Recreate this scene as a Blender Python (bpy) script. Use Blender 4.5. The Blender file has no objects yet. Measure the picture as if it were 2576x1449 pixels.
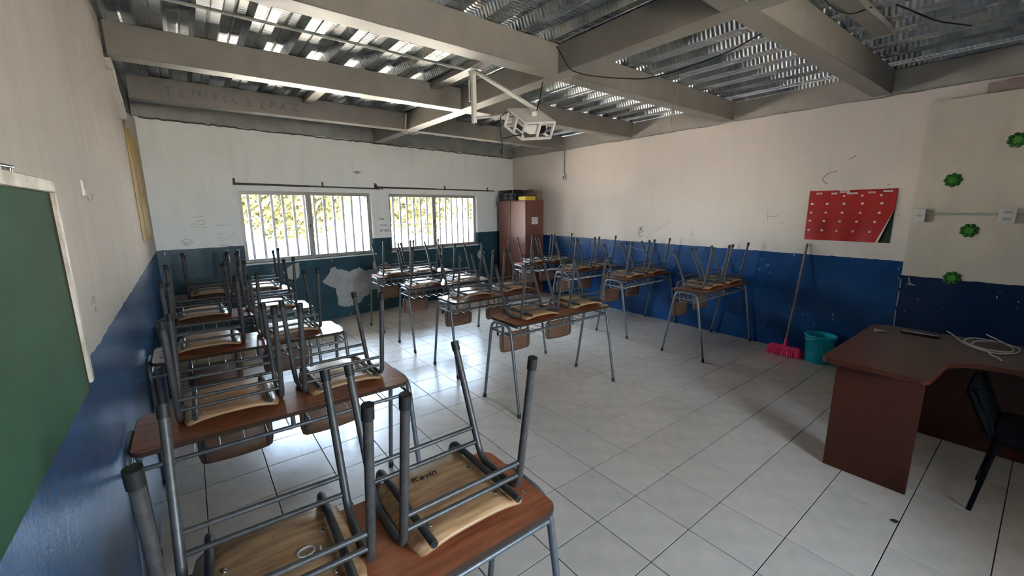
import bpy, bmesh, math, random
from mathutils import Vector, Matrix
random.seed(7)
PI = math.pi
sc = bpy.context.scene
C = bpy.context.collection

# ------------------------------------------------------------------ camera
cam_d = bpy.data.cameras.new('camera'); cam = bpy.data.objects.new('camera', cam_d); C.objects.link(cam)
sc.camera = cam
cam_d.sensor_width = 36.0
cam_d.lens = 36.0 * 1047.28 / 2576.0
cam_d.clip_start = 0.02; cam_d.clip_end = 200
yaw, pitch, roll = 0.6554, 0.1876, -0.0072
fwd = Vector((math.sin(yaw)*math.cos(pitch), math.cos(yaw)*math.cos(pitch), -math.sin(pitch)))
rgt = Vector((math.cos(yaw), -math.sin(yaw), 0)); up = rgt.cross(fwd)
r2 = rgt*math.cos(roll) + up*math.sin(roll); u2 = -rgt*math.sin(roll) + up*math.cos(roll)
M = Matrix((r2, u2, -fwd)).transposed().to_4x4()
M.translation = Vector((-2.2055, -2.2676, 1.6451))
cam.matrix_world = M

# ------------------------------------------------------------------ world, sun, exposure
sc.view_settings.view_transform = 'Standard'; sc.view_settings.look = 'None'
sc.view_settings.gamma = 1.0; sc.view_settings.use_curve_mapping = False
sc.view_settings.exposure = 2.62
sc.cycles.use_denoising = True
sc.cycles.max_bounces = 8; sc.cycles.diffuse_bounces = 6; sc.cycles.glossy_bounces = 4
sc.cycles.transparent_max_bounces = 12
sc.cycles.sample_clamp_indirect = 12.0
sc.cycles.caustics_reflective = True; sc.cycles.caustics_refractive = False
w = bpy.data.worlds.new('sky'); sc.world = w; w.use_nodes = True
nt = w.node_tree; nt.nodes.clear()
tc = nt.nodes.new('ShaderNodeTexCoord'); sx = nt.nodes.new('ShaderNodeSeparateXYZ')
rp = nt.nodes.new('ShaderNodeValToRGB'); bg = nt.nodes.new('ShaderNodeBackground'); wo = nt.nodes.new('ShaderNodeOutputWorld')
nt.links.new(tc.outputs['Generated'], sx.inputs[0]); nt.links.new(sx.outputs['Z'], rp.inputs[0])
nt.links.new(rp.outputs[0], bg.inputs[0]); nt.links.new(bg.outputs[0], wo.inputs[0])
rp.color_ramp.elements[0].position = 0.0; rp.color_ramp.elements[0].color = (0.92, 0.96, 1.0, 1)
rp.color_ramp.elements[1].position = 0.35; rp.color_ramp.elements[1].color = (0.56, 0.73, 1.0, 1)
bg.inputs[1].default_value = 12.0
sd = bpy.data.lights.new('sun', 'SUN'); so = bpy.data.objects.new('sun', sd); C.objects.link(so)
sd.energy = 60.0; sd.angle = 0.01; sd.color = (1.0, 0.92, 0.80)
so.rotation_euler = Vector((-0.5, 0.0, -1.0)).to_track_quat('-Z', 'Y').to_euler()

# ------------------------------------------------------------------ helpers
def coll_link(o, parent=None):
    C.objects.link(o)
    if parent is not None: o.parent = parent
    return o

def tag(o, label=None, cat=None, group=None, kind=None):
    if label: o['label'] = label
    if cat: o['category'] = cat
    if group: o['group'] = group
    if kind: o['kind'] = kind
    return o

def thing(name, label, cat, loc=(0, 0, 0), rz=0, group=None):
    o = bpy.data.objects.new(name, None); C.objects.link(o)
    o.empty_display_size = 0.1
    o.location = loc; o.rotation_euler = (0, 0, rz)
    return tag(o, label, cat, group)

class MB:
    def __init__(s): s.v = []; s.f = []; s.sm = []
    def add(s, vs, fs, smooth=False):
        b = len(s.v); s.v += [tuple(x) for x in vs]
        for f in fs: s.f.append([b+i for i in f]); s.sm.append(smooth)
        return s
    def box(s, x0, y0, z0, x1, y1, z1, m=None):
        vs = [(x0,y0,z0),(x1,y0,z0),(x1,y1,z0),(x0,y1,z0),(x0,y0,z1),(x1,y0,z1),(x1,y1,z1),(x0,y1,z1)]
        if m is not None: vs = [m @ Vector(v) for v in vs]
        return s.add(vs, [(0,3,2,1),(4,5,6,7),(0,1,5,4),(1,2,6,5),(2,3,7,6),(3,0,4,7)])
    def bbox(s, x0, y0, z0, x1, y1, z1, b=0.002, m=None):
        # box with chamfered edges
        vs = []; q = []
        cx, cy, cz = (x0+x1)/2, (y0+y1)/2, (z0+z1)/2; hx, hy, hz = (x1-x0)/2, (y1-y0)/2, (z1-z0)/2
        bm = bmesh.new(); bmesh.ops.create_cube(bm, size=1)
        for v in bm.verts: v.co = Vector((cx+v.co.x*2*hx, cy+v.co.y*2*hy, cz+v.co.z*2*hz))
        bmesh.ops.bevel(bm, geom=bm.edges[:], offset=b, segments=1, affect='EDGES')
        bm.verts.index_update()
        vs = [v.co.copy() if m is None else m @ v.co for v in bm.verts]
        fs = [[v.index for v in f.verts] for f in bm.faces]; bm.free()
        return s.add(vs, fs)
    def tube(s, pts, r, n=10, caps=True, closed=False, r1=None):
        P = [Vector(p) for p in pts]; k = len(P); rings = []
        prev = None
        for i in range(k):
            if closed: t = (P[(i+1) % k]-P[i-1]).normalized()
            elif i == 0: t = (P[1]-P[0]).normalized()
            elif i == k-1: t = (P[-1]-P[-2]).normalized()
            else: t = ((P[i+1]-P[i]).normalized()+(P[i]-P[i-1]).normalized()).normalized()
            if prev is None:
                a = Vector((0,0,1)) if abs(t.z) < .9 else Vector((1,0,0)); u = t.cross(a).normalized()
            else: u = (prev - t*prev.dot(t)).normalized()
            prev = u; vv = t.cross(u)
            rr = r if r1 is None else r+(r1-r)*i/(k-1)
            rings.append([P[i]+u*math.cos(2*PI*j/n)*rr+vv*math.sin(2*PI*j/n)*rr for j in range(n)])
        vs = [p for rg in rings for p in rg]; fs = []
        for i in range(k if closed else k-1):
            for j in range(n):
                a = i*n+j; b = i*n+(j+1) % n; c = ((i+1) % k)*n+(j+1) % n; d = ((i+1) % k)*n+j
                fs.append((a, b, c, d))
        s.add(vs, fs, True)
        if caps and not closed:
            s.add(rings[0], [tuple(range(n))[::-1]]); s.add(rings[-1], [tuple(range(n))])
        return s
    def prism(s, outline, z0, z1, bev=0.0, m=None, smooth=False):
        n = len(outline); O = [Vector((p[0], p[1], 0)) for p in outline]
        def inset(d):
            r = []
            for i in range(n):
                a = (O[i]-O[i-1]).normalized(); b = (O[(i+1) % n]-O[i]).normalized()
                na = Vector((-a.y, a.x, 0)); nb = Vector((-b.y, b.x, 0)); q = (na+nb)
                q = q/max(q.length_squared/2, .3) if q.length > 1e-6 else na
                r.append(O[i]+q*d)
            return r
        lv = []
        if bev > 0: lv = [(z0, bev), (z0+bev, 0), (z1-bev, 0), (z1, bev)]
        else: lv = [(z0, 0), (z1, 0)]
        vs = []
        for z, d in lv:
            for p in (inset(d) if d else O): vs.append(Vector((p.x, p.y, z)))
        if m is not None: vs = [m @ v for v in vs]
        fs = [tuple(range(n))[::-1], tuple(range((len(lv)-1)*n, len(lv)*n))]
        for k in range(len(lv)-1):
            for i in range(n):
                fs.append((k*n+i, k*n+(i+1) % n, (k+1)*n+(i+1) % n, (k+1)*n+i))
        return s.add(vs, fs, smooth)
    def lathe(s, prof, n=32, m=None, smooth=True):
        vs = []; fs = []
        for r, z in prof:
            for j in range(n): vs.append(Vector((r*math.cos(2*PI*j/n), r*math.sin(2*PI*j/n), z)))
        for k in range(len(prof)-1):
            for j in range(n): fs.append((k*n+j, k*n+(j+1) % n, (k+1)*n+(j+1) % n, (k+1)*n+j))
        if m is not None: vs = [m @ v for v in vs]
        return s.add(vs, fs, smooth)
    def mesh(s, name):
        me = bpy.data.meshes.new(name); me.from_pydata([tuple(v) for v in s.v], [], s.f)
        me.polygons.foreach_set('use_smooth', s.sm); me.update(); return me
    def build(s, name, mt, parent=None):
        me = s.mesh(name); me.materials.append(mt)
        return coll_link(bpy.data.objects.new(name, me), parent)

def rrect(x0, y0, x1, y1, r, n=5):
    o = []
    for cx, cy, a0 in ((x1-r, y0+r, -PI/2), (x1-r, y1-r, 0), (x0+r, y1-r, PI/2), (x0+r, y0+r, PI)):
        for i in range(n+1):
            a = a0+PI/2*i/n; o.append((cx+r*math.cos(a), cy+r*math.sin(a)))
    return o

def fillet(pts, r, n=5):
    P = [Vector(p) for p in pts]; o = [P[0]]
    for i in range(1, len(P)-1):
        a = (P[i-1]-P[i]); b = (P[i+1]-P[i]); d = min(r, a.length*.49, b.length*.49)
        p = P[i]+a.normalized()*d; q = P[i]+b.normalized()*d
        for k in range(n+1):
            t = k/n; o.append(p*(1-t)**2+P[i]*2*t*(1-t)+q*t*t)
    o.append(P[-1]); return o

def copy_tree(o, parent=None):
    c = o.copy(); C.objects.link(c); c.parent = parent
    for ch in list(o.children): copy_tree(ch, c)
    return c

# ------------------------------------------------------------------ materials
MATS = {}
def mat(name, col, rough=.5, metal=0., bump=0., bscale=60., var=0., vscale=8., vcol=None, spec=.5, rndvar=0., coat=0., trans=0., stretch=None):
    m = bpy.data.materials.new(name); m.use_nodes = True; t = m.node_tree; b = t.nodes['Principled BSDF']
    b.inputs['Base Color'].default_value = (*col, 1); b.inputs['Roughness'].default_value = rough
    b.inputs['Metallic'].default_value = metal
    b.inputs['Specular IOR Level'].default_value = spec
    if coat: b.inputs['Coat Weight'].default_value = coat; b.inputs['Coat Roughness'].default_value = .12
    L = t.links; N = t.nodes
    co = N.new('ShaderNodeTexCoord'); src = co.outputs['Object']
    if stretch:
        mp = N.new('ShaderNodeMapping'); mp.inputs['Scale'].default_value = stretch; L.new(src, mp.inputs[0]); src = mp.outputs[0]
    last = None
    if var:
        nz = N.new('ShaderNodeTexNoise'); nz.inputs['Scale'].default_value = vscale; nz.inputs['Detail'].default_value = 6
        L.new(src, nz.inputs['Vector'])
        r = N.new('ShaderNodeValToRGB'); r.color_ramp.elements[0].position = .38; r.color_ramp.elements[1].position = .62
        vc = vcol or tuple(c*(1-var) for c in col)
        r.color_ramp.elements[0].color = (*vc, 1); r.color_ramp.elements[1].color = (*col, 1)
        L.new(nz.outputs['Fac'], r.inputs[0]); last = r.outputs[0]
    if rndvar:
        oi = N.new('ShaderNodeObjectInfo'); mr = N.new('ShaderNodeMapRange')
        mr.inputs['To Min'].default_value = 1-rndvar; mr.inputs['To Max'].default_value = 1+rndvar*.5
        L.new(oi.outputs['Random'], mr.inputs['Value'])
        vm = N.new('ShaderNodeVectorMath'); vm.operation = 'SCALE'
        if last is None: vm.inputs[0].default_value = col
        else: L.new(last, vm.inputs[0])
        L.new(mr.outputs[0], vm.inputs['Scale']); last = vm.outputs[0]
    if last is not None: L.new(last, b.inputs['Base Color'])
    if bump:
        nb = N.new('ShaderNodeTexNoise'); nb.inputs['Scale'].default_value = bscale; nb.inputs['Detail'].default_value = 4
        L.new(src, nb.inputs['Vector'])
        bp = N.new('ShaderNodeBump'); bp.inputs['Strength'].default_value = bump; bp.inputs['Distance'].default_value = .01
        L.new(nb.outputs['Fac'], bp.inputs['Height']); L.new(bp.outputs[0], b.inputs['Normal'])
    MATS[name] = m; return m

def wall_mat(name, white, blue, zb, slope=(0, 0), chips=.62, stain=.12, rough_b=.32):
    """painted plaster: white above, glossy blue wainscot below a slightly uneven line at height zb"""
    m = bpy.data.materials.new(name); m.use_nodes = True; t = m.node_tree; b = t.nodes['Principled BSDF']; L = t.links; N = t.nodes
    b.inputs['Specular IOR Level'].default_value = .32
    co = N.new('ShaderNodeTexCoord'); sp = N.new('ShaderNodeSeparateXYZ'); L.new(co.outputs['Object'], sp.inputs[0])
    def noise(sc_, det=5, vec=None):
        n = N.new('ShaderNodeTexNoise'); n.inputs['Scale'].default_value = sc_; n.inputs['Detail'].default_value = det
        L.new(vec or co.outputs['Object'], n.inputs['Vector']); return n.outputs['Fac']
    def math_(op, a, b_=None, c=None):
        n = N.new('ShaderNodeMath'); n.operation = op
        for i, x in enumerate((a, b_, c)):
            if x is None: continue
            if isinstance(x, (int, float)): n.inputs[i].default_value = x
            else: L.new(x, n.inputs[i])
        return n.outputs[0]
    def mix(f, a, b_):
        n = N.new('ShaderNodeMix'); n.data_type = 'RGBA'
        if isinstance(f, (int, float)): n.inputs[0].default_value = f
        else: L.new(f, n.inputs[0])
        for i, x in ((6, a), (7, b_)):
            if isinstance(x, tuple): n.inputs[i].default_value = (*x, 1)
            else: L.new(x, n.inputs[i])
        return n.outputs[2]
    zz = math_('ADD', sp.outputs['Z'], math_('MULTIPLY', math_('SUBTRACT', noise(9, 6), .5), .022))
    zz = math_('SUBTRACT', zz, math_('MULTIPLY', sp.outputs['X'], slope[0])); zz = math_('SUBTRACT', zz, math_('MULTIPLY', sp.outputs['Y'], slope[1]))
    isb = math_('LESS_THAN', zz, zb)
    # white with soft grime and fine vertical dirt streaks
    mp = N.new('ShaderNodeMapping'); mp.inputs['Scale'].default_value = (5, 5, .7); L.new(co.outputs['Object'], mp.inputs[0])
    st = N.new('ShaderNodeMapRange'); st.inputs['From Min'].default_value = .5; st.inputs['From Max'].default_value = .8; L.new(noise(1.6, 7, mp.outputs[0]), st.inputs['Value'])
    g = N.new('ShaderNodeMapRange'); g.inputs['From Min'].default_value = .45; g.inputs['From Max'].default_value = .75; L.new(noise(2.2, 6), g.inputs['Value'])
    wc = mix(math_('MULTIPLY', st.outputs[0], stain*2.2), white, tuple(c*.62 for c in white))
    wc = mix(math_('MULTIPLY', g.outputs[0], stain*1.5), wc, tuple(c*k for c, k in zip(white, (.8, .76, .68))))
    bl = mix(math_('MULTIPLY', g.outputs[0], .55), blue, tuple(min(1, c*1.7+.012) for c in blue))
    sc2 = N.new('ShaderNodeMapping'); sc2.inputs['Scale'].default_value = (14, 14, 5); L.new(co.outputs['Object'], sc2.inputs[0])
    ch = math_('GREATER_THAN', noise(2.6, 9, sc2.outputs[0]), chips)
    bl = mix(ch, bl, tuple(c*.75 for c in white))
    col = mix(isb, wc, bl); L.new(col, b.inputs['Base Color'])
    rr = math_('SUBTRACT', .75, math_('MULTIPLY', isb, .75-rough_b)); L.new(rr, b.inputs['Roughness'])
    bp = N.new('ShaderNodeBump'); bp.inputs['Strength'].default_value = .35; bp.inputs['Distance'].default_value = .012
    hh = math_('ADD', noise(7, 6), math_('MULTIPLY', noise(120, 3), .12)); L.new(hh, bp.inputs['Height']); L.new(bp.outputs[0], b.inputs['Normal'])
    return m

def deck_mat():
    m = bpy.data.materials.new('galvanised deck'); m.use_nodes = True; t = m.node_tree; b = t.nodes['Principled BSDF']; L = t.links; N = t.nodes
    co = N.new('ShaderNodeTexCoord')
    n1 = N.new('ShaderNodeTexNoise'); n1.inputs['Scale'].default_value = 5; n1.inputs['Detail'].default_value = 8; L.new(co.outputs['Object'], n1.inputs['Vector'])
    r = N.new('ShaderNodeValToRGB'); r.color_ramp.elements[0].position = .3; r.color_ramp.elements[0].color = (.22, .245, .26, 1)
    r.color_ramp.elements[1].position = .6; r.color_ramp.elements[1].color = (.38, .40, .41, 1)
    e = r.color_ramp.elements.new(.74); e.color = (.36, .31, .24, 1)
    L.new(n1.outputs['Fac'], r.inputs[0]); L.new(r.outputs[0], b.inputs['Base Color'])
    b.inputs['Metallic'].default_value = .85
    r2_ = N.new('ShaderNodeMapRange'); r2_.inputs['To Min'].default_value = .26; r2_.inputs['To Max'].default_value = .48
    L.new(n1.outputs['Fac'], r2_.inputs['Value']); L.new(r2_.outputs[0], b.inputs['Roughness'])
    # embossed dimples pressed across the flutes
    w_ = N.new('ShaderNodeTexWave'); w_.wave_type = 'BANDS'; w_.bands_direction = 'Y'; w_.inputs['Scale'].default_value = 9.0; w_.inputs['Distortion'].default_value = .2
    L.new(co.outputs['Object'], w_.inputs['Vector'])
    n2 = N.new('ShaderNodeTexNoise'); n2.inputs['Scale'].default_value = 14; L.new(co.outputs['Object'], n2.inputs['Vector'])
    ad = N.new('ShaderNodeMath'); ad.operation = 'ADD'; L.new(w_.outputs['Fac'], ad.inputs[0]); L.new(n2.outputs['Fac'], ad.inputs[1])
    bp = N.new('ShaderNodeBump'); bp.inputs['Strength'].default_value = .45; bp.inputs['Distance'].default_value = .008
    L.new(ad.outputs[0], bp.inputs['Height']); L.new(bp.outputs[0], b.inputs['Normal'])
    return m

def glass_mat():
    m = bpy.data.materials.new('thin window glass'); m.use_nodes = True; t = m.node_tree; t.nodes.clear(); N = t.nodes; L = t.links
    o = N.new('ShaderNodeOutputMaterial'); mx = N.new('ShaderNodeMixShader'); tr = N.new('ShaderNodeBsdfTransparent'); gl = N.new('ShaderNodeBsdfGlossy')
    fr = N.new('ShaderNodeFresnel'); fr.inputs[0].default_value = 1.45; gl.inputs['Roughness'].default_value = .03
    tr.inputs[0].default_value = (.95, .97, .96, 1)
    L.new(fr.outputs[0], mx.inputs[0]); L.new(tr.outputs[0], mx.inputs[1]); L.new(gl.outputs[0], mx.inputs[2]); L.new(mx.outputs[0], o.inputs[0])
    return m

WHITE = (.72, .69, .64)
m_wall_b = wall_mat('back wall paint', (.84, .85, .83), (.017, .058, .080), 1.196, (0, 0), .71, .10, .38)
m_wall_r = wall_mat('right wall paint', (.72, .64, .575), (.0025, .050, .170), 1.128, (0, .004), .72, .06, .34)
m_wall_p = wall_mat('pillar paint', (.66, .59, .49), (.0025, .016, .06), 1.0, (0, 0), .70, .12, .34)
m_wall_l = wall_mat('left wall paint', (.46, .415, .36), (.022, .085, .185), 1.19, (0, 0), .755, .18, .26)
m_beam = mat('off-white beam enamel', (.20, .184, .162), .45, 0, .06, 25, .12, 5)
m_beam_lit = mat('lit edge beam enamel', (.42, .38, .335), .5, 0, .05, 25, .10, 5)  # same beam enamel, lightened to paint in the brightness along the right wall
m_grout = mat('dark grout', (.02, .019, .018), .85)
m_tile = mat('grey floor tile', (.60, .50, .405), .27, 0, .10, 22, .10, 9, rndvar=.06, spec=.9)
m_deck = deck_mat()
m_tube = mat('worn grey tube enamel', (.085, .08, .076), .42, .3, .05, 180, .25, 60)
m_tubed = mat('desk frame tube', (.15, .155, .158), .38, .4, .04, 180, .2, 50)
m_chrome = mat('bright bare steel', (.62, .62, .62), .22, 1.0)
m_rubber = mat('black rubber', (.012, .012, .012), .55)
m_black = mat('black plastic', (.01, .01, .011), .4)
m_top = mat('red-brown laminated desktop', (.36, .115, .050), .22, 0, .05, 60, .30, 6, (.25, .075, .032), stretch=(1.2, 9, 9), rndvar=.14)
m_edge = mat('dark desktop edge', (.05, .028, .018), .65, spec=.15)
m_seat = mat('pale moulded plywood', (.50, .30, .15), .34, 0, .04, 40, .35, 5, (.34, .17, .075), stretch=(1.5, 12, 12), rndvar=.12)
m_back = mat('brown plywood backrest', (.22, .11, .062), .38, 0, .04, 40, .25, 5, stretch=(1.5, 12, 12), rndvar=.12)
m_cab = mat('mahogany laminate', (.20, .075, .055), .38, 0, .03, 60, .2, 7, stretch=(8, 8, 1))
m_tdesk = mat('mahogany desk laminate', (.060, .013, .006), .34, 0, .03, 60, .22, 5, stretch=(2, 9, 9), spec=.3)
m_alum = mat('window aluminium', (.36, .34, .31), .4, .5)
m_bar = mat('window bar steel', (.07, .065, .068), .7, 0)
m_glass = glass_mat()
m_whitep = mat('white plastic', (.66, .64, .60), .4)
m_green = mat('green chalkboard', (.022, .085, .036), .9, 0, .05, 120, .25, 3)
m_cream = mat('cream painted wood', (.55, .52, .44), .55, 0, .15, 50, .35, 12, (.33, .28, .2))
m_yellow = mat('yellow paper', (.52, .33, .055), .6, 0, .1, 9, .25, 4, (.38, .21, .03))
m_ypale = mat('pale yellow paper', (.60, .44, .15), .6)
m_red = mat('red card', (.42, .012, .010), .42, 0, .05, 4)
m_paper = mat('white paper', (.72, .70, .66), .6)
m_ink = mat('black ink', (.02, .02, .02), .6)
m_dgreen = mat('dark green card', (.01, .035, .018), .6)
m_bluep = mat('blue paint marks', (.03, .10, .20), .5)
m_pencil = mat('pencil marks', (.24, .23, .22), .7)
m_scratch = mat('scratches in beam paint', (.12, .115, .10), .7)
m_scuff = mat('brown scuff', (.30, .25, .18), .8)
m_leafg = mat('green foam petals', (.012, .13, .012), .5)
m_leafl = mat('light green foam centre', (.045, .25, .02), .5)
m_pink = mat('pink bristles', (1.0, .04, .18), .6)
m_stick = mat('wooden broom handle', (.28, .19, .13), .5, 0, .05, 60, .3, 20)
m_teal = mat('turquoise plastic', (.0, .42, .52), .3)
m_yel = mat('yellow plastic box', (.70, .56, .05), .4)
m_card = mat('brown cardboard', (.28, .19, .14), .8)
m_cloth = mat('black nylon', (.02, .022, .024), .7, 0, .2, 60)
m_black2 = mat('black upholstery', (.004, .004, .0045), .9, 0, .2, 200, spec=.1)
m_plaster = mat('bare plaster', (.42, .415, .40), .85, 0, .3, 30, .15, 10)
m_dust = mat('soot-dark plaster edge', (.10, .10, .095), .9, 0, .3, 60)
m_ground = mat('sunlit dry ground', (.58, .49, .40), .9, 0, .3, 4, .3, .8)
m_leaf = mat('tree leaves', (.080, .070, .0115), .6, 0, 0, 1, .4, 3)
m_bark = mat('bark', (.20, .15, .10), .9, 0, .4, 20)
m_tarp = mat('light blue tarpaulin', (.010, .022, .07), .5)
m_fwall = mat('distant pale wall', (.75, .70, .62), .8)
m_wire = mat('galvanised wire', (.5, .5, .5), .3, .9)
m_pvc = mat('grey conduit', (.42, .42, .38), .5)

# ------------------------------------------------------------------ wall planes
def rx(y): return 3.2435+.0168*y          # right wall inner face
def by(x): return 4.4287+.1326*x          # back wall inner face
def lx(y): return -2.5053-.0061*y         # left wall inner face
YF = -4.35                                 # front wall, behind the camera
ZT = 2.69; BT = 2.905                      # underside and top of the steel beams
ang = math.atan(.1326)
MBK = Matrix.Translation((0, 4.4287, 0)) @ Matrix.Rotation(ang, 4, 'Z')    # back wall frame: s along wall, -y into room
MRT = Matrix.Translation((3.2435, 0, 0)) @ Matrix.Rotation(-PI/2-math.atan(.0168), 4, 'Z')  # right wall frame: s = -y, -y into room
MLF = Matrix.Translation((-2.5053, 0, 0)) @ Matrix.Rotation(PI/2+math.atan(.0061), 4, 'Z')  # left wall frame: s = +y
# every frame: local x runs along the wall to the right as seen from inside, local -y points into the room, z up
def bs(x): return x/math.cos(ang)

def frame_text(body, size, frame, s, z, mt, name, parent, off=.002, rot=0., shear=0., depth=.0006, sx_=1.):
    cu = bpy.data.curves.new('t', 'FONT'); cu.body = body; cu.size = size; cu.align_x = 'CENTER'; cu.align_y = 'CENTER'; cu.shear = shear
    cu.extrude = depth; cu.resolution_u = 3
    ob = bpy.data.objects.new('t', cu); C.objects.link(ob)
    dg = bpy.context.evaluated_depsgraph_get(); me = bpy.data.meshes.new_from_object(ob.evaluated_get(dg))
    bpy.data.objects.remove(ob)
    me.transform(frame @ Matrix.Translation((s, -off, z)) @ Matrix.Rotation(PI/2, 4, 'X') @ Matrix.Rotation(rot, 4, 'Z') @ Matrix.Diagonal((sx_, 1, 1, 1)))
    me.materials.clear(); me.materials.append(mt); me.name = name
    return coll_link(bpy.data.objects.new(name, me), parent)

def strokes(lines, frame, mt, name, parent, wdt=.006, off=.0012):
    b = MB()
    for ln in lines:
        for (a, c) in zip(ln[:-1], ln[1:]):
            A = Vector((a[0], 0, a[1])); B = Vector((c[0], 0, c[1])); d = (B-A)
            if d.length < 1e-5: continue
            d.normalize(); p = Vector((-d.z, 0, d.x))*wdt*.5; A = A-d*wdt*.3; B = B+d*wdt*.3
            q = [A-p, B-p, B+p, A+p]
            vs = [frame @ Vector((v.x, -off, v.z)) for v in q]+[frame @ Vector((v.x, 0.001, v.z)) for v in q]
            b.add(vs, [(0, 1, 2, 3), (7, 6, 5, 4), (0, 4, 5, 1), (1, 5, 6, 2), (2, 6, 7, 3), (3, 7, 4, 0)])
    return b.build(name, mt, parent)

# ------------------------------------------------------------------ floor
fl = MB().box(-2.75, YF-.15, -.12, 3.5, 5.1, -.004).build('floor', m_grout); tag(fl, kind='structure')
tm = MB().bbox(.0023, .0023, -.010, .3277, .3277, 0, .0012).mesh('tile'); tm.materials.append(m_tile)
cells = []
camp = Vector((-2.2055, -2.2676, 0))
for i in range(-8, 10):
    for j in range(-13, 15):
        x0, y0 = i*.33, j*.33
        if y0 > by(x0+.3)+.02: continue
        c = Vector((x0+.165, y0+.165, 0)); d = (c-camp)
        a = math.atan2(d.x, d.y)-.6554
        vis = abs((a+PI) % (2*PI)-PI) < .95 and d.length > 1.0
        cells.append(((0 if vis else 1), d.length, i, j))
cells.sort()
ntile = 0; rest = MB()
for v, d, i, j in cells:
    if ntile < 296 and v == 0:
        o = bpy.data.objects.new('tile', tm); coll_link(o, fl)
        o.location = (i*.33, j*.33, random.uniform(-.0004, .0004)); ntile += 1
    else: rest.bbox(i*.33+.0020, j*.33+.0020, -.008, i*.33+.3280, j*.33+.3280, random.uniform(-.0004, .0002), .0012)
tag(rest.build('tile', m_tile, fl), kind='stuff')

# ------------------------------------------------------------------ walls
def jag(n, z, amp, seed):
    r = random.Random(seed); o = []; v = 0
    for i in range(n): v = v*.7+r.uniform(-amp, amp); o.append(z+v)
    return o

def wall_strip(b, frame, s0, s1, z0, zs, th=.15):
    """solid wall piece with an uneven top edge given by zs"""
    n = len(zs); vs = []; fs = []
    for i in range(n):
        s = s0+(s1-s0)*i/(n-1)
        for (yy, zz) in ((0, z0), (0, zs[i]), (th, zs[i]), (th, z0)): vs.append(frame @ Vector((s, yy, zz)))
    for i in range(n-1):
        for k in range(4):
            a = i*4+k; c = i*4+(k+1) % 4; fs.append((a, a+4, c+4, c))
    fs.append((0, 1, 2, 3)); e = (n-1)*4; fs.append((e+3, e+2, e+1, e))
    b.add(vs, fs)

# back wall with two window openings
W1 = (bs(-1.652), bs(.150), .955, 1.905); W2 = (bs(.455), bs(2.325), .965, 1.905)
b = MB(); L_, R_ = bs(-2.70), bs(3.50)
def fb(s0, z0, s1, z1): b.box(s0, 0, z0, s1, .16, z1, MBK)
fb(L_, 0, R_, W1[2]); fb(L_, W1[2], W1[0], W1[3]); fb(W1[1], W1[2], W2[0], W1[3]); fb(W2[1], W1[2], R_, W1[3])
fb(W2[0], W1[2], W2[1], W2[2])
wall_strip(b, MBK, L_, R_, 1.905, jag(90, 2.675, .007, 3), .16)
wb = b.build('wall_back', m_wall_b); tag(wb, kind='structure')
# right wall
b = MB(); wall_strip(b, MRT, -4.98, 4.5, 0, jag(150, 2.672, .0045, 5), .16)
wr = b.build('wall_right', m_wall_r); tag(wr, kind='structure')
MPL = Matrix.Translation((3.1195, 0, 0)) @ Matrix.Rotation(-PI/2, 4, 'Z')
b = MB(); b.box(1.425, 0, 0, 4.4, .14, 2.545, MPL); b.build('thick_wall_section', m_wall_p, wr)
b = MB(); wall_strip(b, MPL @ Matrix.Translation((0, .05, 0)), 1.75, 4.4, 2.53, jag(40, 2.64, .012, 11), .08); b.build('rough_plaster_ledge', mat('rough pink plaster', (.42, .33, .28), .9, 0, .6, 12, .2, 8), wr)
# left wall
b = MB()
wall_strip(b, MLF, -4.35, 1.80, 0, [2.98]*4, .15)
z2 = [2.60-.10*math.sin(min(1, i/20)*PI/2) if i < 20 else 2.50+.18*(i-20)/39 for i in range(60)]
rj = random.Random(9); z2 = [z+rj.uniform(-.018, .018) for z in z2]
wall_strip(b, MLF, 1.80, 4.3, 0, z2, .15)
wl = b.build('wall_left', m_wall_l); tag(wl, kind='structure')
# front wall behind the camera, with a wide window opening
b = MB(); FZ0, FZ1, FX0, FX1 = 1.1, 2.1, -1.5, -.2
for q in ((-2.75, 0, 3.4, FZ0), (-2.75, FZ1, 3.4, 2.98), (-2.75, FZ0, FX0, FZ1), (FX1, FZ0, 3.4, FZ1)): b.box(q[0], YF-.15, q[1], q[2], YF, q[3])
wf = b.build('wall_front', mat('front wall paint', (.68, .64, .58), .8)); tag(wf, kind='structure')

# bare plaster patches where the paint has come off
def patch(pts, name='bare_plaster_patch', parent=wb, mt=m_plaster, frame=MBK, off=.003):
    # outline roughened, drawn on the wall plane
    o = []; r = random.Random(len(pts)*3)
    for i, p in enumerate(pts):
        q = pts[(i+1) % len(pts)]
        for k in range(6):
            t = k/6; o.append((p[0]+(q[0]-p[0])*t+r.uniform(-.008, .008), p[1]+(q[1]-p[1])*t+r.uniform(-.008, .008)))
    m = frame @ Matrix(((1, 0, 0, 0), (0, 0, -1, 0), (0, 1, 0, 0), (0, 0, 0, 1)))
    return MB().prism(o, -.002 if parent is not None else .0008, off, .001, m).build(name, mt, parent)
patch([(bs(x), z) for x, z in ((-.723, .60), (-.62, .52), (-.515, .46), (-.51, .20), (-.42, .165), (-.33, .15), (-.15, .19), (-.10, .26), (.03, .31), (.05, .36), (.25, .37), (.32, .42), (.30, .56), (.40, .72), (.33, .80), (.18, .74), (.11, .83), (.09, .70), (-.05, .69), (-.12, .755), (-.30, .70), (-.42, .76), (-.47, .75), (-.50, .80), (-.57, .79), (-.60, .70))])
patch([(bs(x), z) for x, z in ((-1.22, .80), (-1.10, .90), (-1.0, .91), (-1.02, .72), (-1.09, .66), (-1.2, .72))])
patch([(bs(x), z) for x, z in ((2.30, .78), (2.36, .84), (2.50, .80), (2.46, .70), (2.33, .68))])
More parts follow.
